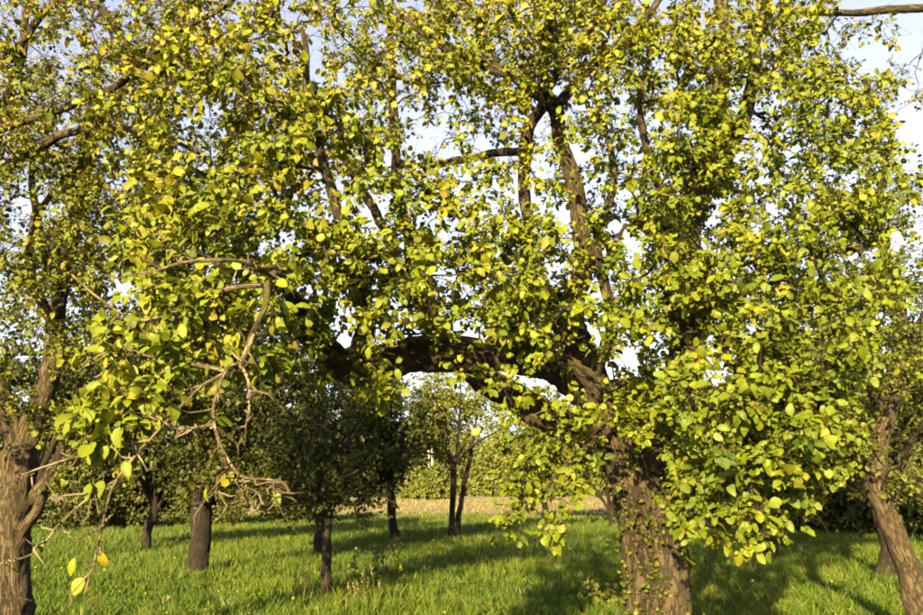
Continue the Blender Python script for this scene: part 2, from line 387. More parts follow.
def leaves_on(P, per, lpt, tl=(0.06, 0.20), lsize=(0.045, 0.075), rng=RNG, sunny=0.55, spread=1.0):
    """twigs and leaves on branch ends. returns twig paths, leaf arrays"""
    N, M, _ = P.shape
    idx = np.repeat(np.arange(N), per); u = rng.uniform(0.25, 1.0, len(idx)) ** 0.8 * (M - 1)
    i0 = np.minimum(u.astype(int), M - 2); fr = (u - i0)[:, None]
    a = P[idx, i0] * (1 - fr) + P[idx, i0 + 1] * fr
    tdir = nrm(P[idx, i0 + 1] - P[idx, i0])
    d = nrm(tdir * 0.7 + nrm(rng.normal(size=(len(idx), 3))) * 0.9 * spread + np.array([0, -0.1, 0.08]))
    ln = rng.uniform(*tl, len(idx))[:, None]
    b = a + d * ln * 0.5 + rng.normal(0, 0.012, a.shape); c = a + d * ln + np.array([0, 0, -0.25]) * ln * rng.uniform(-.3, 1, (len(idx), 1))
    T = np.stack([a, b, c], 1)
    k = np.repeat(np.arange(len(idx)), lpt); w = rng.uniform(0.15, 1.0, (len(k), 1)) ** 0.6
    pos = np.where(w < .5, a[k] + (b[k] - a[k]) * w * 2, b[k] + (c[k] - b[k]) * (w * 2 - 1))
    ax = nrm(d[k] * 0.45 + nrm(rng.normal(size=(len(k), 3))) * 0.9 + np.array([0, 0, -0.45]))
    sv = np.array(TO_SUN) * 0.7 + np.array([0, 0, 0.55])
    nor = nrm(rng.normal(size=(len(k), 3)) * (1 - sunny) * 1.1 + sv * sunny * 1.5)
    side = nrm(np.cross(ax, nor)); nor = np.cross(side, ax)
    size = rng.uniform(*lsize, len(k)) * rng.choice([0.5, 0.7, 0.85, 1.0, 1.0, 1.2], len(k))
    pos = pos + ax * (0.3 * size)[:, None]
    cl = np.repeat(rng.normal(0, 0.12, N), per)[k]        # a branch's leaves have turned about alike
    rnd = np.stack([np.clip(0.44 + rng.standard_t(3, len(k)) * 0.075 + cl, 0, 1), rng.random(len(k)), rng.random(len(k))], 1)
    return T, pos, ax, nor, size, rnd

def finish_tree(root, base, P, cnt, R0, T, leaves, mat, lod, singles=0, tipr=0.0022, rpow=0.45, twig_mat=None, kb=6, bare=None, rmin=10.0):
    twig_mat = twig_mat or TWIG
    r0 = np.minimum(tipr * cnt ** rpow * 1.25, R0 * 0.75 + 0.001); N, M, _ = P.shape
    R = r0[:, None] * np.linspace(1, 0.55, M)[None]; R = np.maximum(R, tipr * 0.6)
    V, Q, bk = tubes(P, R, kb)
    me = mesh_from('branches', V - base, Q, twig_mat, {'bk': bk}); link('branches', me, root, 'stuff')
    if T is not None:
        Rt = np.repeat(np.array([[1.0, 0.8, 0.5]])[:, :T.shape[1]], len(T), 0) * tipr * 0.75
        V, Q, bk = tubes(T, Rt, 3); me = mesh_from('twigs', V - base, Q, twig_mat, {'bk': bk}); link('twigs', me, root, 'stuff')
    pos, ax, nor, size, rnd = leaves
    keep = np.ones(len(pos), bool)
    if singles:
        x, y, f = project(pos); app = size * F / f
        vis = (x > 5) & (x < 918) & (y > 5) & (y < 610) & (app > rmin)
        s = np.where(vis)[0]; s = s[np.argsort(-app[s])][:singles]; keep[s] = False
        var = leaf_variants(mat); side = np.cross(ax, nor)
        for i in s:
            o = bpy.data.objects.new('leaf', var[min(len(var) - 1, int(rnd[i, 0] * len(var)))]); COL.objects.link(o); o.parent = root
            m = np.eye(4); m[:3, 0], m[:3, 1], m[:3, 2] = side[i] * size[i], ax[i] * size[i], nor[i] * size[i]; m[:3, 3] = pos[i] - base
            o.matrix_local = Matrix(m.tolist())
    if lod == 0:      # leaves that show large keep the finer outline
        x, y, f = project(pos); big = keep & (size * F / f > 10.5); keep &= ~big
        if big.any(): leaf_cloud('near_foliage', pos[big], ax[big], nor[big], size[big], rnd[big], 0, mat, root, base)
        lod = 1
    if lod == 1:      # small or out of view: a simpler outline
        x, y, f = project(pos); far = keep & ((size * F / f < 6.2) | (x < -60) | (x > 980) | (y < -60)); keep &= ~far
        if far.any(): leaf_cloud('inner_foliage', pos[far], ax[far], nor[far], size[far], rnd[far], 3, mat, root, base)
    leaf_cloud('foliage', pos[keep], ax[keep], nor[keep], size[keep], rnd[keep], lod, mat, root, base)

def G(*pts):
    """guide line from (px, py, depth, radius in metres)"""
    a = np.array(pts, float); return np.concatenate([at(a[:, 0], a[:, 1], a[:, 2]), a[:, 3:4]], 1)

def W(px, z, d, r):
    """guide point at photo column px, height z, depth d"""
    return np.array([(px - CX) / F * (d * CP + (z - CAM_H) * SP), d, z, r])
def GW(first, *pts):
    return np.concatenate([np.array(first), G(*pts)])

# ------------------------------------------------------------------ the setting: ground, dry field
def sheet(name, x0, x1, y0, y1, nx, ny, z, mat, amp=0.0, kind='structure'):
    X, Y = np.meshgrid(np.linspace(x0, x1, nx), np.linspace(y0, y1, ny)); v = np.stack([X, Y, 0 * X], -1).reshape(-1, 3)
    for i in range(len(v)):
        v[i, 2] = z + (amp * mnoise.noise(Vector((v[i, 0] * 0.25, v[i, 1] * 0.25, 0))) if amp else 0)
    i = np.arange(ny - 1)[:, None] * nx + np.arange(nx - 1)[None]
    f = np.stack([i, i + 1, i + nx + 1, i + nx], -1).reshape(-1, 4)
    return link(name, mesh_from(name, v, f, mat), None, kind)
g = sheet('ground', -1500, 1500, -800, 2500, 2, 2, 0, ground_material('meadow_soil', (0.030, 0.050, 0.012), (0.050, 0.080, 0.016), (0.080, 0.095, 0.025)))
g['label'] = 'green orchard meadow under the trees'
FIELD_Y = 47.0
fld = sheet('dry_field', -300, 300, FIELD_Y, 200, 3, 3, 0.02, ground_material('stubble', (0.155, 0.125, 0.052), (0.21, 0.175, 0.075), (0.29, 0.245, 0.115)))
fld['label'] = 'tan dry grass field beyond the orchard'

def blades(name, n, rfun, ang, hgt, wid, mat, label, seed, clump=0.6, yellow=0.0, lean=0.35):
    r_ = np.random.default_rng(seed)
    r = rfun(r_, n); a = r_.uniform(-ang, ang, n)
    p = np.stack([np.sin(a) * r, np.cos(a) * r, 0 * r], 1)
    # tufts: pull blades to the nearest of jittered tuft centres
    cell = 0.16 + 0.010 * r
    cx_, cy_ = np.floor(p[:, 0] / cell), np.floor(p[:, 1] / cell)
    hsh = lambda i: np.modf(np.abs(np.sin(cx_ * 12.9898 + cy_ * 78.233 + i * 37.7) * 43758.5453))[0]
    tc = np.stack([(cx_ + hsh(1)) * cell, (cy_ + hsh(2)) * cell], 1)
    p[:, :2] += (tc - p[:, :2]) * r_.uniform(0, clump, (n, 1))
    big = np.sin(p[:, 0] * 1.1 + 1.3 * np.sin(p[:, 1] * 0.6)) * np.sin(p[:, 1] * 0.8 + 2) * 0.5 + 0.5
    h = hgt[0] + (hgt[1] - hgt[0]) * (0.45 * hsh(3) + 0.35 * big + 0.2 * r_.random(n)); h *= r_.uniform(0.6, 1.1, n)
    w = (wid[0] + wid[1] * r) * r_.uniform(0.6, 1.3, n)
    th = r_.uniform(0, 2 * math.pi, n); dv = np.stack([np.cos(th), np.sin(th), 0 * th], 1); sd = np.stack([-np.sin(th), np.cos(th), 0 * th], 1)
    ph = r_.uniform(0, 2 * math.pi, n); lv = np.stack([np.cos(ph), np.sin(ph), 0 * ph], 1) * (h * r_.uniform(0.1, 1, n) * lean)[:, None]
    up = np.array([0, 0, 1.0])
    v0 = p - sd * w[:, None] / 2; v1 = p + sd * w[:, None] / 2
    m_ = p + up * (h * 0.55)[:, None] + lv * 0.35
    v2 = m_ - sd * w[:, None] * 0.42; v3 = m_ + sd * w[:, None] * 0.42
    v4 = p + up * h[:, None] + lv * 1.1
    nr = r < 15; fr = ~nr; n1 = int(nr.sum())
    V = np.concatenate([np.stack([v0[nr], v1[nr], v2[nr], v3[nr], v4[nr]], 1).reshape(-1, 3), np.stack([v0[fr], v1[fr], v4[fr]], 1).reshape(-1, 3)])
    b = np.arange(n1)[:, None] * 5
    Fc = np.stack([np.concatenate([b, b + 1, b + 3], 1), np.concatenate([b, b + 3, b + 2], 1), np.concatenate([b + 2, b + 3, b + 4], 1)], 1).reshape(-1, 3)
    Fc = np.concatenate([Fc, n1 * 5 + np.arange((n - n1) * 3).reshape(-1, 3)])
    rn = np.stack([np.clip(r_.normal(0.45, 0.2, n) + 0.25 * (hsh(4) - 0.5) + 0.28 * (big - 0.5) + yellow, 0, 1), r_.random(n), r_.random(n)], 1)
    o = link(name, mesh_from(name, V, Fc, mat, {'rnd': np.concatenate([np.repeat(rn[nr], 5, 0), np.repeat(rn[fr], 3, 0)])}), None, 'stuff'); o['label'] = label
    return o
blades('grass', 330000, lambda q, n: 4.5 * (49.0 / 4.5) ** (q.random(n) ** 0.85), math.radians(44), (0.06, 0.34), (0.0038, 0.0010), GRASS, 'lush green orchard grass in tufts', 11, lean=0.75)
blades('dry_grass', 60000, lambda q, n: np.sqrt(q.uniform(40 ** 2, 110 ** 2, n)), math.radians(44), (0.15, 0.45), (0.01, 0.0012), DRY, 'tall tan dry grass at the edge of the field', 12)

# ------------------------------------------------------------------ the big apple tree
def build_tree(name, label, trunk, limbs, extra_tips, mat, bark, lod, per, lpt, lsize, singles=0, trunk_k=28, limb_k=14, tl=(0.06, 0.2),
               tipr=0.0022, rpow=0.45, pen=0.25, rough=0.10, sunny=0.55, seed=1, twig_mat=None, branch_guides=(), group=None, skip=0.35, step=0.05, rmin=10.0, wob=0.02, extra=None):
    rng = np.random.default_rng(seed)
    base = np.array([trunk[0][0], trunk[0][1], 0.0])
    root = thing(name, label, 'tree', base, group)
    gl = [woody('trunk', trunk, bark, root, base, trunk_k, step, rough, wob * 0.5, seed=seed)]
    for i, l in enumerate(limbs): gl.append(woody('limb', l, bark, root, base, limb_k, step, rough, wob, seed=seed + i + 1))
    for i, l in enumerate(branch_guides): gl.append(woody('branch', l, PALE_TWIG, root, base, 8, step * 0.4, rough * 2.6, wob * 0.6, seed=seed + 50 + i))
    g0 = gl[0]; n0 = int(len(g0) * skip); grown = [g0[n0:]] + [x[2:] for x in gl[1:]]
    P, cnt, par, R0 = grow(grown, extra_tips, pen, rng=rng)
    T, *lv = leaves_on(P, per, lpt, tl, lsize, rng, sunny)
    if lod < 2:
        TB = leaves_on(P, 3, 1, (tl[1] * .5, tl[1] * 1.5), lsize, rng, sunny)[0]; T = np.concatenate([T, TB])
    else: T = T[::2, [0, 2]]
    if extra is not None:
        T2, *l2 = extra(rng)
        T = np.concatenate([T, T2]); lv = [np.concatenate([x, y]) for x, y in zip(lv, l2)]
    if lod < 2:      # leaves high in the crown have turned further than those hanging low
        lv[4][:, 0] = np.clip(lv[4][:, 0] + 0.03 + 0.085 * np.clip(lv[0][:, 2] - 2.6, -1.0, 2.6) - 0.03 * lv[0][:, 0], 0, 1)
    finish_tree(root, base, P, cnt, R0, T, lv, mat, lod, singles, tipr, rpow, twig_mat, 6 if lod == 0 else 5 if lod == 1 else 3, rmin=rmin)
    return root, base, gl

D = 5.0
main_trunk = np.array([W(655, -0.15, D, 0.36), W(658, 0.05, D, 0.30), W(659, 0.35, D, 0.245), W(658, 0.8, D, 0.218), W(654, 1.2, D, 0.225), W(644, 1.6, D, 0.235), W(634, 1.9, D, 0.235), W(627, 2.15, D, 0.20), W(625, 2.35, D, 0.13)])
main_limbs = [
    G((628, 452, 5.0, .17), (600, 405, 4.9, .14), (560, 372, 4.75, .118), (515, 360, 4.65, .11), (475, 355, 4.55, .115), (430, 354, 4.5, .12), (385, 362, 4.4, .11), (345, 366, 4.25, .10), (312, 338, 4.0, .068), (294, 304, 3.6, .040), (284, 284, 3.2, .023), (275, 279, 2.9, .015), (265, 296, 2.64, .012), (250, 340, 2.5, .0085)),
    G((628, 460, 5.1, .15), (575, 432, 5.25, .12), (520, 400, 5.35, .11), (475, 374, 5.4, .10), (440, 335, 5.6, .08), (415, 270, 5.9, .06), (398, 180, 6.1, .048), (393, 90, 6.3, .035), (388, 0, 6.4, .02)),
    G((640, 450, 5.1, .17), (672, 400, 5.2, .14), (688, 340, 5.25, .13), (686, 270, 5.3, .115), (692, 200, 5.35, .10), (715, 120, 5.4, .08), (724, 50, 5.4, .065), (722, -30, 5.4, .05), (730, -120, 5.5, .03)),
    G((692, 205, 5.35, .07), (730, 150, 5.2, .06), (750, 95, 5.1, .052), (756, 40, 5.0, .045), (775, -30, 5.0, .03)),
    G((618, 430, 5.05, .14), (592, 372, 5.1, .10), (574, 320, 5.15, .085), (583, 260, 5.2, .075), (578, 200, 5.2, .068), (563, 150, 5.15, .062), (553, 108, 5.1, .058), (525, 82, 5.1, .055), (480, 62, 5.2, .05), (440, 45, 5.3, .045), (400, 10, 5.4, .03)),
    G((545, 102, 5.1, .05), (528, 130, 5.3, .05), (524, 190, 5.4, .05), (535, 260, 5.4, .05), (560, 330, 5.25, .06), (590, 385, 5.1, .08)),
    G((553, 108, 5.1, .045), (590, 70, 5.0, .04), (640, 25, 4.9, .03), (680, -30, 4.9, .02)),
    G((545, 92, 5.1, .04), (565, 62, 5.0, .035), (585, 40, 4.9, .028), (610, -10, 4.8, .02)),
    G((592, 376, 5.0, .06), (610, 330, 4.9, .045), (598, 250, 4.8, .036), (612, 180, 4.8, .028), (600, 100, 4.8, .02)),
    G((350, 366, 4.3, .07), (366, 330, 4.2, .055), (362, 280, 4.1, .045), (335, 200, 3.9, .034), (310, 110, 3.8, .024), (300, 30, 3.8, .015)),
    G((688, 330, 5.2, .06), (740, 290, 4.9, .045), (800, 255, 4.6, .032), (860, 250, 4.4, .018)),
    G((690, 250, 5.3, .045), (660, 190, 5.0, .034), (640, 110, 4.8, .024), (655, 40, 4.7, .016)),
    G((395, 165, 6.0, .022), (440, 164, 5.7, .030), (475, 158, 5.4, .034), (522, 150, 5.35, .038)),
    G((436, 340, 5.6, .05), (390, 240, 6.0, .045), (330, 130, 6.3, .035), (290, 30, 6.5, .02)),
    G((660, 470, 4.95, .07), (710, 430, 4.6, .045), (760, 420, 4.2, .03), (800, 450, 3.95, .016)),
    G((612, 452, 4.95, .06), (585, 455, 4.6, .035), (560, 475, 4.3, .02), (530, 505, 4.1, .010)),
]
fore = [  # bare, drooping branches in the left foreground
    G((277, 279, 2.95, .010), (260, 266, 2.75, .009), (236, 259, 2.6, .0075), (190, 261, 2.5, .007), (139, 274, 2.45, .003)),
    G((252, 335, 2.5, .012), (243, 360, 2.45, .0075), (229, 368, 2.42, .0065), (215, 403, 2.4, .006), (215, 424, 2.38, .0055), (222, 449, 2.36, .0052), (230, 462, 2.34, .005), (243, 477, 2.33, .0046), (268, 480, 2.32, .0042), (283, 483, 2.31, .005), (292, 494, 2.3, .004)),
    G((240, 364, 2.45, .007), (247, 378, 2.43, .006), (250, 400, 2.42, .005), (246, 430, 2.41, .003)),
    G((226, 372, 2.42, .007), (200, 385, 2.4, .006), (170, 418, 2.38, .0055), (136, 457, 2.35, .005), (117, 482, 2.33, .0045), (108, 510, 2.32, .004), (98, 552, 2.3, .003), (84, 598, 2.3, .002)),
    G((117, 480, 2.33, .0045), (85, 500, 2.32, .004), (60, 523, 2.3, .0038), (34, 554, 2.3, .0035), (-5, 566, 2.3, .003)),
    G((150, 440, 2.36, .0045), (115, 448, 2.34, .004), (81, 457, 2.33, .004), (30, 475, 2.3, .0035), (-10, 492, 2.3, .0025)),
    G((216, 424, 2.38, .006), (190, 430, 2.37, .0045), (175, 428, 2.37, .004), (150, 415, 2.36, .003)),
    G((230, 462, 2.34, .005), (222, 478, 2.33, .004), (210, 492, 2.32, .0025)),
    G((244, 477, 2.33, .0045), (246, 488, 2.33, .003), (243, 497, 2.33, .002)),
    G((272, 481, 2.32, .003), (277, 496, 2.31, .0025), (277, 507, 2.31, .0015)),
    G((226, 372, 2.42, .008), (190, 362, 2.45, .007), (150, 355, 2.45, .006), (110, 350, 2.45, .004), (80, 365, 2.45, .003)),
    G((270, 285, 2.8, .011), (230, 290, 2.75, .010), (180, 310, 2.65, .008), (140, 320, 2.6, .006), (100, 300, 2.6, .004), (70, 275, 2.6, .003)),
]
main_blobs = [
    (200, 120, 4.0, 120, 140, 0.7, 150), (150, 60, 4.3, 100, 100, 0.6, 30), (200, 250, 3.2, 100, 80, 0.4, 100), (170, 325, 2.8, 90, 50, 0.3, 50), (145, 385, 2.45, 65, 38, 0.12, 20), (240, 330, 2.9, 50, 60, 0.25, 16), (110, 440, 2.36, 35, 22, .06, 6),
    (320, 190, 3.9, 110, 110, 0.6, 120), (300, 80, 4.4, 120, 120, 0.8, 110), (345, 285, 3.8, 75, 65, 0.5, 56), (370, 370, 3.7, 45, 40, 0.3, 13), (300, 340, 3.9, 50, 45, .4, 18),
    (470, 270, 4.1, 110, 80, 0.7, 120), (460, 210, 4.4, 90, 60, 0.6, 40), (480, 40, 4.7, 130, 75, 0.9, 130), (500, 130, 4.9, 70, 80, 0.6, 30), (420, 60, 4.6, 80, 60, .6, 40),
    (630, 120, 4.5, 120, 130, 0.9, 200), (600, 20, 4.7, 140, 80, 1.0, 140), (760, 120, 4.6, 100, 130, 0.9, 180), (820, 40, 4.8, 90, 90, 0.8, 60), (860, 170, 4.6, 80, 90, 0.8, 80),
    (800, 300, 4.1, 110, 110, 0.8, 175), (730, 280, 4.4, 80, 110, 0.7, 80), (630, 290, 4.3, 80, 90, 0.7, 74), (560, 330, 4.2, 70, 60, 0.5, 44),
    (735, 420, 3.9, 95, 85, 0.6, 115), (790, 430, 3.9, 75, 80, 0.6, 76), (610, 400, 4.2, 60, 45, 0.4, 34), (745, 520, 3.8, 70, 40, 0.35, 24), (690, 490, 4.0, 40, 30, 0.3, 14),
    (545, 465, 4.2, 55, 45, 0.35, 26), (520, 530, 4.0, 35, 20, 0.2, 6), (500, 390, 4.1, 60, 30, 0.3, 10), (470, 330, 4.1, 90, 22, .2, 6), (500, 300, 4.5, 60, 30, .4, 18),
    (600, 60, 6.3, 220, 140, 0.9, 230), (780, 220, 6.3, 140, 150, 0.8, 130), (330, 100, 6.2, 110, 150, 0.8, 170), (470, 30, 6.3, 120, 70, .7, 110), (450, -120, 5.5, 400, 70, 1.6, 200), (460, 260, 6.0, 110, 80, .5, 80), (640, 250, 6.2, 90, 100, .5, 90), (150, 250, 6.4, 120, 100, .6, 60),
]
main_voids = [(425, 128, 5.2, 40, 42, 1.6), (545, 155, 5.3, 22, 42, 1.6), (445, 255, 5.2, 26, 40, 1.2), (600, 225, 5.3, 20, 26, 1.2), (878, 60, 5.0, 36, 46, 1.5), 
              (565, 405, 5.0, 42, 20, 1.5), (590, 290, 5.0, 14, 22, 1.0)]
tips = blob_tips(main_blobs, main_voids, np.random.default_rng(3), 0.78)

def fore_leaves(rng):
    """big leaves on the foreground branches and shoots on the trunk"""
    tw, pos, ax, nor, size, rnd = [], [], [], [], [], []
    spots = [(207, 498, 2.32), (242, 498, 2.33), (230, 480, 2.33), (89, 539, 2.3), (75, 568, 2.3), (102, 562, 2.3), (92, 598, 2.3), (84, 588, 2.3), (97, 464, 2.33), (126, 470, 2.34), (118, 462, 2.34), (103, 490, 2.33),
             (122, 452, 2.34), (98, 420, 2.36), (118, 418, 2.36), (105, 432, 2.35), (150, 408, 2.36), (160, 425, 2.37), (140, 440, 2.36), (112, 440, 2.35), (86, 462, 2.33), (277, 502, 2.31), (90, 493, 2.32), (147, 412, 2.36)]
    fn = np.concatenate([resample(q, 40)[:, :3] for q in fore])
    for (x, y, d) in spots:
        p = at(x, y - 10, d); q = fn[np.argmin(np.sum((fn - p) ** 2, 1))]; tip = nrm(np.array([rng.normal(0, .35), rng.normal(0, .3), -1.0]))
        n = nrm(np.array(TO_SUN) + rng.normal(0, 0.35, 3)); tw.append(np.stack([q, (p + q) / 2 + rng.normal(0, .006, 3), p]))
        pos.append(p); ax.append(tip); nor.append(np.cross(nrm(np.cross(tip, n)), tip)); size.append(rng.uniform(.044, .066)); rnd.append((np.clip(rng.normal(.6, .22), 0, 1), rng.random(), 0))
    for c_ in range(75):      # tufts of small shoots growing out of the trunk bark
        h0 = rng.uniform(0.55, 1.45) if c_ < 34 else rng.uniform(1.3, 2.3); a0 = rng.uniform(-2.7, -0.5)
        for i in range(rng.integers(5, 17)):
            h = h0 + rng.normal(0, .06); a = a0 + rng.normal(0, .2)
            c = W(656 if h < 1.2 else 645, h, D, 0); r = 0.205 + abs(rng.normal(0, .035)) + (.08 * rng.random() if c_ > 34 else 0)
            p = c[:3] + np.array([math.cos(a) * r, math.sin(a) * r, 0]); o = nrm(np.array([math.cos(a), math.sin(a), rng.uniform(-.5, .6)]) + rng.normal(0, .5, 3))
            n = nrm(np.array(TO_SUN) + rng.normal(0, .7, 3)); tw.append(np.stack([p - o * .1, p - o * .04, p]))
            pos.append(p); ax.append(o); nor.append(np.cross(nrm(np.cross(o, n)), o)); size.append(rng.uniform(.014, .045)); rnd.append((rng.uniform(.1, .55), rng.random(), 0))
    return (np.array(tw), np.array(pos), np.array(ax), np.array(nor), np.array(size), np.array(rnd))

apple_root, apple_base, apple_g = build_tree('apple_tree', 'largest old apple tree with thick leaning trunk and mossy limb reaching left', main_trunk, main_limbs, tips, LEAF, BARK, 0,
    per=6, lpt=6, lsize=(0.031, 0.059), singles=300, trunk_k=56, limb_k=22, branch_guides=fore, seed=5, rough=0.12, tl=(0.04, 0.14), step=0.035, extra=fore_leaves, wob=0.03)

def spurs():
    r = np.random.default_rng(77); P, Q = [], []
    for q in fore:
        g = resample(q, 60)
        for t in r.integers(4, 58, 22):
            a = g[t, :3]; tg = nrm(g[t + 1, :3] - g[t - 1, :3]); o = nrm(tg * .6 + r.normal(size=3) * .8); l = r.uniform(.012, .045) * (3.2 if r.random() < .3 else 1)
            P.append([a, a + o * l * .4 + r.normal(0, .002, 3), a + o * l * .75 + r.normal(0, .003, 3), a + nrm(o + r.normal(0, .3, 3)) * l]); w = min(.0042, g[t, 3] * .9); Q.append([w, w * .8, w * .95, w * .5])
    V, F_, bk = tubes(np.array(P), np.array(Q), 6); link('spurs', mesh_from('spurs', V - apple_base, F_, PALE_TWIG, {'bk': bk}), apple_root, 'stuff')
spurs()
def apple_mesh(mat):
    prof = [(0, .86), (.25, .93), (.55, .86), (.85, .55), (1.0, .05), (.93, -.40), (.70, -.80), (.35, -.97), (0, -.90)]
    k = 14; v, f = [], []
    for r, z in prof:
        for j in range(k): a = j / k * 2 * math.pi; v.append((r * math.cos(a) * .5, r * math.sin(a) * .5, z * .46))
    for i in range(len(prof) - 1):
        for j in range(k): f.append((i * k + j, i * k + (j + 1) % k, (i + 1) * k + (j + 1) % k, (i + 1) * k + j))
    return mesh_from('apple', np.array(v), np.array(f), mat)
AM = [apple_mesh(APPLE), apple_mesh(APPLE_RED)]
sv, sq, sb = tubes(np.array([[[0, 0, .38], [.02, .01, .55], [.06, .02, .75]]]), np.array([[.03, .025, .03]]), 5); STEM = mesh_from('stem', sv, sq, TWIG, {'bk': sb})
for (x, y, d, s, c) in [(405, 320, 3.9, .058, 0), (412, 325, 3.88, .052, 0), (481, 343, 4.3, .060, 0), (457, 336, 4.3, .052, 0), (395, 314, 3.9, .045, 1), (170, 423, 2.4, .030, 1), (476, 432, 3.9, .05, 0), (700, 505, 3.8, .04, 0), (321, 238, 3.4, .05, 0), (290, 312, 3.5, .05, 1), (375, 318, 3.9, .04, 0), (702, 519, 3.8, .04, 0), (570, 398, 4.0, .045, 0)]:
    o = link('apple', AM[c], apple_root); o.location = at(x, y, d) - apple_base; o.scale = (s,) * 3; o.rotation_euler = (random.uniform(-.5, .5), random.uniform(-.5, .5), random.uniform(0, 6))
    st = link('stem', STEM, o)

# ------------------------------------------------------------------ the tree cut by the left edge
DL = 6.4
left_trunk = np.array([W(6, -0.15, DL, .27), W(7, 0.05, DL, .22), W(8, 0.5, DL, .18), W(10, 1.0, DL, .165), W(13, 1.5, DL, .15), W(18, 1.85, DL, .145)] + list(G((26, 440, 6.4, .115), (42, 400, 6.4, .095), (52, 360, 6.45, .085), (60, 290, 6.5, .07), (78, 210, 6.5, .07), (95, 130, 6.4, .055), (150, 60, 6.2, .04), (200, 0, 6.1, .025))))
left_limbs = [
    G((20, 475, 6.4, .10), (8, 410, 6.3, .08), (-15, 350, 6.2, .075), (-30, 260, 6.1, .08), (-10, 160, 6.0, .06), (20, 60, 5.9, .04), (30, -30, 5.9, .025)),
    G((22, 505, 6.42, .07), (58, 474, 6.5, .08), (95, 430, 6.7, .09), (130, 360, 6.9, .075), (175, 280, 7.1, .06), (215, 190, 7.2, .045), (240, 90, 7.2, .03), (250, 0, 7.2, .02)),
    G((-25, 200, 6.0, .06), (10, 165, 5.6, .042), (60, 135, 5.2, .036), (120, 128, 4.9, .028), (165, 138, 4.7, .018), (200, 155, 4.6, .014)),
    G((-60, 150, 5.6, .04), (0, 128, 5.1, .032), (67, 107, 4.7, .029), (110, 88, 4.5, .026), (150, 55, 4.4, .022), (190, 25, 4.3, .018), (240, -5, 4.2, .018)),
    G((10, 60, 5.9, .04), (50, 5, 5.5, .03), (92, 4, 5.3, .032), (112, 25, 5.2, .028), (140, 70, 5.1, .025), (150, 110, 5.0, .014)),
    G((55, 330, 6.45, .05), (30, 270, 6.0, .04), (35, 200, 5.6, .03), (28, 130, 5.3, .02)),
    G((16, 540, 6.4, .05), (36, 510, 6.22, .045), (45, 480, 6.12, .022), (45, 474, 6.12, .006)),
    G((60, 300, 6.5, .05), (45, 250, 6.1, .035), (40, 215, 5.8, .028), (70, 170, 5.5, .018)),
]
left_blobs = [
    (60, 60, 5.2, 150, 110, 0.9, 250), (40, 200, 5.6, 120, 100, 0.9, 210), (60, 40, 7.6, 190, 130, .8, 200), (120, 170, 5.8, 110, 100, 0.9, 120), (30, 320, 5.7, 90, 80, 0.6, 45), (120, 290, 6.2, 110, 90, 0.8, 110), (90, 380, 6.9, 70, 50, 0.4, 24), (110, 440, 6.3, 50, 50, 0.4, 26),
    (180, 90, 6.6, 130, 130, 0.9, 150), (220, 240, 7.0, 110, 110, 0.8, 150), (-100, 150, 6.3, 110, 250, 1.2, 140), (50, -110, 6.0, 250, 80, 1.3, 90), (90, 220, 7.9, 190, 160, 0.8, 220), (60, 465, 6.2, 25, 25, 0.2, 5), (-60, 380, 5.6, 60, 60, 0.6, 30), (40, 410, 5.7, 55, 40, .3, 16)]
left_voids = [(140, 155, 6, 22, 22, 2), (160, 35, 6, 18, 16, 2), (30, 190, 6, 16, 22, 2), (115, 20, 6, 18, 14, 2)]
left_root, left_base, _ = build_tree('apple_tree', 'old apple tree cut by the left edge, stub on its lit trunk', left_trunk, left_limbs, blob_tips(left_blobs, left_voids, np.random.default_rng(4), 0.8), LEAF_L, BARK_L, 1,
    per=6, lpt=6, lsize=(0.030, 0.054), singles=120, trunk_k=44, limb_k=16, seed=21, rough=0.085, tl=(0.05, 0.16), rmin=8.5, wob=0.03)

# ------------------------------------------------------------------ the leaning tree at the right edge
DR = 7.6
right_trunk = np.array([W(928, -0.15, DR, .22), W(926, 0.05, DR, .165), W(920, 0.4, DR, .128), W(906, 0.9, DR, .112), W(889, 1.3, DR, .105), W(880, 1.5, DR, .10)] + list(G((874, 480, 7.6, .095), (881, 440, 7.6, .09), (892, 395, 7.6, .09), (900, 350, 7.6, .08), (896, 290, 7.6, .06), (880, 220, 7.5, .045), (890, 140, 7.5, .03))))
right_limbs = [
    G((890, 420, 7.6, .06), (868, 390, 7.45, .045), (840, 350, 7.3, .038), (822, 320, 7.1, .032), (825, 290, 6.9, .03), (815, 230, 6.8, .02)),
    G((885, 515, 7.55, .03), (897, 500, 7.45, .022), (905, 478, 7.4, .018), (912, 455, 7.3, .012)),
    G((897, 360, 7.6, .06), (930, 310, 7.5, .05), (970, 260, 7.4, .04), (1010, 180, 7.3, .025)),
    G((1080, 30, 6.8, .05), (1000, 8, 6.2, .045), (923, 8, 5.8, .04), (870, 12, 5.6, .035), (800, 16, 5.4, .022), (770, 25, 5.3, .012)),
    G((965, 265, 7.4, .05), (1060, 170, 7.1, .05), (1090, 80, 6.9, .048), (1080, 30, 6.8, .045)),
]
right_blobs = [(860, 330, 6.9, 90, 90, 0.7, 120), (820, 430, 6.8, 70, 60, 0.5, 70), (905, 400, 8.0, 60, 50, 0.4, 26), (850, 230, 7.2, 110, 80, 0.8, 90), (960, 260, 7.5, 90, 130, 1.0, 90), (890, 130, 7.3, 80, 70, 0.8, 30), (1020, 150, 7.2, 90, 120, 1, 60), (880, 300, 8.6, 140, 130, 0.6, 100), (912, 480, 7.3, 25, 20, 0.2, 6), (840, 40, 5.6, 90, 40, 0.5, 22), (860, 90, 6.2, 60, 40, .5, 12)]
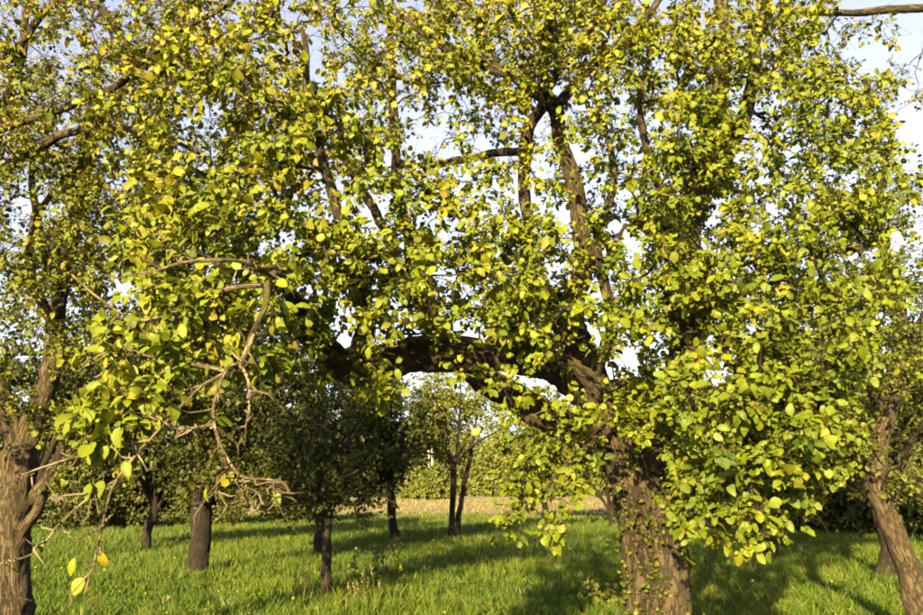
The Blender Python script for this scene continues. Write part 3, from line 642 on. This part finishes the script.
build_tree('apple_tree', 'leaning apple tree with slim bare trunk at the right edge', right_trunk, right_limbs, blob_tips(right_blobs, [(912, 120, 7, 22, 40, 1.5), (885, 70, 6, 30, 26, 1.5), (905, 245, 7, 12, 20, 1)], np.random.default_rng(6)), LEAF_L, BARK_L, 1,
    per=6, lpt=5, lsize=(0.034, 0.056), trunk_k=40, limb_k=16, seed=41, rough=0.075, tl=(0.06, 0.2), wob=0.03)

# ------------------------------------------------------------------ orchard trees further back
def back_tree(name, label, px, d, tr, height, crown, n, mat, bark, lsize, seed, lean=0.0, fork=None, stems=1, per=6, lpt=6, lod=2, low=0.35, tl=(0.12, 0.4), bare=(0.2, 0.9), tipr=0.004, sunny=0.4):
    """crown = (half-width, bottom height, half-depth) in metres"""
    r = np.random.default_rng(seed)
    b = W(px, 0, d, tr)[:3]; w, z0, dp = crown; fz = fork or z0 * 1.05
    tops = []; j1, j2 = r.normal(0, .55, 2) * tr; lean = lean + r.normal(0, .12); trunk = np.array([[*(b + (0, 0, -.1)), tr * 1.6], [*(b + (0, 0, .03)), tr * 1.3], [*(b + (lean * .1 + j1 * .4, 0, fz * .18)), tr * 1.05], [*(b + (lean * .35 + j1, 0, fz * .45)), tr * .95], [*(b + (lean * .6 + j2, 0, fz * .75)), tr], [*(b + (lean * .8, 0, fz)), tr * .85], [*(b + (lean, 0, fz * 1.15)), tr * .6]])
    limbs = []
    for s in range(1, stems):
        o = np.array([0.26 * (1 if s % 2 else -1), 0.05, 0]); limbs.append(np.array([[*(b + o * 0.5 + (0, 0, -.1)), tr], [*(b + o + (0, 0, fz * .5)), tr * .85], [*(b + o * 2.2 + (0, 0, fz * 1.2)), tr * .7], [*(b + o * 3 + (0, 0, height * .7)), tr * .3]]))
    nl = 6
    for i in range(nl):
        a = i / nl * 2 * math.pi + r.uniform(-.4, .4); q = r.uniform(.5, .85); hz = max(z0, .6) + (height - max(z0, .6)) * r.uniform(.35, .9)
        st = b + np.array([lean * .8, 0, fz * r.uniform(.85, 1.05)]); en = b + np.array([lean + math.cos(a) * w * q, math.sin(a) * dp * q, hz])
        mid = st * .5 + en * .5 + np.array([0, 0, r.uniform(-.1, .25)]) + r.normal(0, .12, 3)
        limbs.append(np.array([[*st, tr * .6], [*mid, tr * .4], [*en, tr * .15]]))
    # crown clusters: several lobes so that the outline stays uneven
    lob = []
    for i in range(9):
        v = nrm(r.normal(size=3)) * r.uniform(.35, .8); v[2] = v[2] * .9
        lob.append((b + np.array([lean + v[0] * w, v[1] * dp, (z0 + height) / 2 + v[2] * (height - z0) / 2]), r.uniform(.32, .5)))
    tp = []
    for c, q in lob:
        m = n // 9; v = nrm(r.normal(size=(m, 3))) * r.uniform(.2, 1, (m, 1)) ** .45; tp.append(c + v * np.array([w * q, dp * q, (height - z0) / 2 * q * 1.1]))
    tp = np.concatenate(tp); tp = tp[tp[:, 2] > max(.12, z0 * .75)]
    return build_tree(name, label, trunk, limbs, tp, mat, bark, lod, per, lpt, lsize, trunk_k=16, limb_k=8, seed=seed, tl=tl, step=.12, tipr=tipr, twig_mat=BARK_D, skip=.6, sunny=sunny, wob=.04, rough=.14)

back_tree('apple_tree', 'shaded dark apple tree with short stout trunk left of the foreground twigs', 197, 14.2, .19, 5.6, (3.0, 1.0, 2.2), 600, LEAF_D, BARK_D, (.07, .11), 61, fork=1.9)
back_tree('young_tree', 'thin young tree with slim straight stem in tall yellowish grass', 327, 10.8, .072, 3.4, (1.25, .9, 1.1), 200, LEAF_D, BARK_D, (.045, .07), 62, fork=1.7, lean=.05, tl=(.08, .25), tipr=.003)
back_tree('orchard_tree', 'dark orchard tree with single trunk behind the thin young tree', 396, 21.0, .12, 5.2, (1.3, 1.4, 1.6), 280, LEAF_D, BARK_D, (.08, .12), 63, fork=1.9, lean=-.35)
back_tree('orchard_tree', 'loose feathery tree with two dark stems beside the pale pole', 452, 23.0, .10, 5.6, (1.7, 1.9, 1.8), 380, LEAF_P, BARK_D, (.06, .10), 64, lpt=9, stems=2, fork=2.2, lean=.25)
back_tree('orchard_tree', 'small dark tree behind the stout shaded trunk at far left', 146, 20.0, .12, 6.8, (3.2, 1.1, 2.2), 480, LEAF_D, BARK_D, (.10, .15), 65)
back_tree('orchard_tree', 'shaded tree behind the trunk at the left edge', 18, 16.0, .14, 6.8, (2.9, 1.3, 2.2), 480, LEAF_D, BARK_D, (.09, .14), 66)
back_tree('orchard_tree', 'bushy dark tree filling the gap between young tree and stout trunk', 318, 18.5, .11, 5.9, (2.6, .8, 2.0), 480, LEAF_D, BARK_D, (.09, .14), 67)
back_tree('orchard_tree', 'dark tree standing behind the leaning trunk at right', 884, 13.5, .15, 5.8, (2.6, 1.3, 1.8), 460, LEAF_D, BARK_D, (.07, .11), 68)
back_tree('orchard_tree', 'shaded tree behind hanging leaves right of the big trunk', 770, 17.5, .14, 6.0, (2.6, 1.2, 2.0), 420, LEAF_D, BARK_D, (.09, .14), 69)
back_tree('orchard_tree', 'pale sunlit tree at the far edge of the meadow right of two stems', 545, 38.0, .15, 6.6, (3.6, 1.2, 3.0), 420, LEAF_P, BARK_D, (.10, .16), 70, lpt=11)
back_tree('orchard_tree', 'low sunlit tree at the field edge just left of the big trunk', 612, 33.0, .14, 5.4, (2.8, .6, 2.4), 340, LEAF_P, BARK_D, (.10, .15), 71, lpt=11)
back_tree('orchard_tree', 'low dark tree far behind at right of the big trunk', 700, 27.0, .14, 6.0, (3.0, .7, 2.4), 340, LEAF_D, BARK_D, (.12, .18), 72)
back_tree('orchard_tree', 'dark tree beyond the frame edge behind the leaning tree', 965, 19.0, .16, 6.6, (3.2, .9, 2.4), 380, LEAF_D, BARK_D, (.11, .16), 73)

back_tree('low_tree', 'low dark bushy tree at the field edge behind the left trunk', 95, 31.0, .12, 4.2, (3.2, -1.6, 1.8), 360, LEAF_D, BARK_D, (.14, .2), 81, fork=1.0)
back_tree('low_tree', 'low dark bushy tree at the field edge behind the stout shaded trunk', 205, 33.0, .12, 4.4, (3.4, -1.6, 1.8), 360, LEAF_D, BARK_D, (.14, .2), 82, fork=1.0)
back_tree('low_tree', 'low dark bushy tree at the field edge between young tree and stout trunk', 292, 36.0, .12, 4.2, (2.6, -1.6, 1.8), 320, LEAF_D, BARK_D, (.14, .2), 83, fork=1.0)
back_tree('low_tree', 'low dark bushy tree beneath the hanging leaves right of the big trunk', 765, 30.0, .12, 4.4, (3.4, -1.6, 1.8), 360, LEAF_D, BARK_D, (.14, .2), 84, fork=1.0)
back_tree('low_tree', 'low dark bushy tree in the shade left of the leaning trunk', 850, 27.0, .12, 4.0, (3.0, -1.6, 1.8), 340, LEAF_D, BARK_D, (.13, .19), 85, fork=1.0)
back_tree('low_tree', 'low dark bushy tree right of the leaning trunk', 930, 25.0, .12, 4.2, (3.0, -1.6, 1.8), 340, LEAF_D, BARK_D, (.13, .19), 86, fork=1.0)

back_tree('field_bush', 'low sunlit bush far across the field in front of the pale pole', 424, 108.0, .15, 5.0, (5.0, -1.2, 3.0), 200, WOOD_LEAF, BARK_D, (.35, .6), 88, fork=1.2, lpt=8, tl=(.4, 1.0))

# ------------------------------------------------------------------ far wood, one mass
def woodland():
    r = np.random.default_rng(90); pos = []
    for i in range(36):
        x = -125 + i * 7 + r.uniform(-3, 3); y = r.uniform(152, 180); h = r.uniform(15, 23)
        for j in range(3):
            c = np.array([x + r.uniform(-4, 4), y - r.uniform(2, 5), r.uniform(1.2, 2.6)]); m = 200; v = nrm(r.normal(size=(m, 3))) * r.uniform(.4, 1, (m, 1)) ** .5; pos.append(c + v * np.array([3.6, 1.5, 2.2]))
        for j in range(12):
            c = np.array([x, y, h * .47]) + r.normal(0, 1, 3) * np.array([3.2, 2.5, h * .2]); m = 330; v = nrm(r.normal(size=(m, 3))) * r.uniform(.4, 1, (m, 1)) ** .5
            pos.append(c + v * np.array([4.2, 3.2, h * .24]))
    pos = np.concatenate(pos); pos = pos[pos[:, 2] > .1]; n = len(pos)
    ax = nrm(r.normal(size=(n, 3))); nor = nrm(r.normal(size=(n, 3)) + np.array(TO_SUN))
    rnd = np.stack([np.clip(r.normal(.45, .25, n), 0, 1), r.random(n), r.random(n)], 1)
    o = leaf_cloud('woodland', pos, ax, nor, r.uniform(.5, 1.0, n), rnd, 2, WOOD_LEAF, None, np.zeros(3)); o['label'] = 'far sunlit wood beyond the dry field'
woodland()

# ------------------------------------------------------------------ pale pole among the distant trees
def pole():
    d = 120.0; b = W(430, 0, d, 0)[:3]; root = thing('utility_pole', 'pale concrete pole with two legs among the distant trees', 'pole', b)
    top = float(at(430, 427, d)[2])
    for s in (-1, 1):
        v = []; f = []
        for (z, x, q) in [(-.2, .36, .15), (top * .62, .26, .13), (top * .9, .13, .11)]:
            for (i, j) in ((-1, -1), (1, -1), (1, 1), (-1, 1)): v.append((s * x + i * q * .75, j * q, z))
        for a in range(2):
            for j in range(4): f.append((a * 4 + j, a * 4 + (j + 1) % 4, a * 4 + 4 + (j + 1) % 4, a * 4 + 4 + j))
        f.append((8, 9, 10, 11)); link('leg', mesh_from('leg', np.array(v), np.array(f), CONCRETE, smooth=False), root)
    def box(nm, c, h):
        v = [(c[0] + i * h[0], c[1] + j * h[1], c[2] + k * h[2]) for k in (-1, 1) for (i, j) in ((-1, -1), (1, -1), (1, 1), (-1, 1))]
        f = [(0, 1, 2, 3), (4, 5, 6, 7)] + [(j, (j + 1) % 4, 4 + (j + 1) % 4, 4 + j) for j in range(4)]
        link(nm, mesh_from(nm, np.array(v), np.array(f), CONCRETE, smooth=False), root)
    box('pole_top', (0, 0, top * .95), (.13, .09, top * .06))
    for z in (.35, .6, .82): box('cross_piece', (0, 0, top * z), (.26, .08, .10))
pole()

def fallen():
    r = np.random.default_rng(400); n = 5000; d = r.uniform(4, 24, n); a = r.uniform(-.75, .75, n)
    pos = np.stack([np.sin(a) * d, np.cos(a) * d, r.uniform(.03, .16, n)], 1); ax = nrm(r.normal(size=(n, 3)) * np.array([1, 1, .35])); nor = nrm(r.normal(size=(n, 3)) * .6 + np.array([0, 0, 1]))
    rnd = np.stack([np.clip(r.normal(.85, .15, n), 0, 1), r.uniform(.3, 1, n), r.random(n)], 1)
    o = leaf_cloud('fallen_leaves', pos, ax, nor, r.uniform(.035, .06, n), rnd, 1, LEAF, None, np.zeros(3)); o['label'] = 'scattered yellow fallen leaves lying in the grass'
fallen()

# ------------------------------------------------------------------ weeds and tall dry stalks
def stalks(name, label, px, py, n, h, spread, mat, seed, leafy=0):
    r = np.random.default_rng(seed); b = ground_at(px, py); root = thing(name, label, 'plant', b)
    P = []; 
    for i in range(n):
        s = np.array([r.normal(0, spread), r.normal(0, spread), -.02]); l = h * r.uniform(.6, 1.1); t = s + np.array([r.normal(0, .12) * l, r.normal(0, .12) * l, l])
        m = (s + t) / 2 + r.normal(0, .03, 3) * l; P.append([s, m, t])
    P = np.array(P); R = np.repeat(np.array([[.004, .003, .0015]]), n, 0)
    V, Q, bk = tubes(P, R, 4); link('stems', mesh_from('stems', V, Q, DRY if not leafy else TWIG, {'bk': bk, 'rnd': np.tile((.5, .5, .5), (len(V), 1))}), root, 'stuff')
    k = np.repeat(np.arange(n), leafy or 14); w = r.uniform(.25 if leafy else .72, 1, (len(k), 1))
    pos = P[k, 0] * (1 - w) + P[k, 2] * w; ax = nrm(r.normal(size=(len(k), 3)) + np.array([0, 0, .3 if leafy else 1.5])); nor = nrm(r.normal(size=(len(k), 3)) + np.array(TO_SUN))
    rnd = np.stack([r.uniform(0, 1, len(k)), r.random(len(k)), r.random(len(k))], 1)
    leaf_cloud('foliage' if leafy else 'seed_heads', pos, ax, nor, r.uniform(.05, .09, len(k)) if leafy else r.uniform(.016, .03, len(k)), rnd, 1, mat, root, np.zeros(3))
stalks('dry_grass_clump', 'yellow dry stalks right of the thin young stem', 358, 612, 12, .6, .18, DRY, 301)
stalks('dry_grass_clump', 'yellow dry stalks left of the thin young stem', 305, 606, 12, .6, .2, DRY, 302)
stalks('weed_plant', 'leafy weed with yellow leaves right of the young tree', 382, 585, 9, .85, .16, WEED, 303, 16)
stalks('weed_plant', 'rusty low weed beside the foot of the big trunk', 600, 612, 12, .5, .15, WEED, 304, 12)
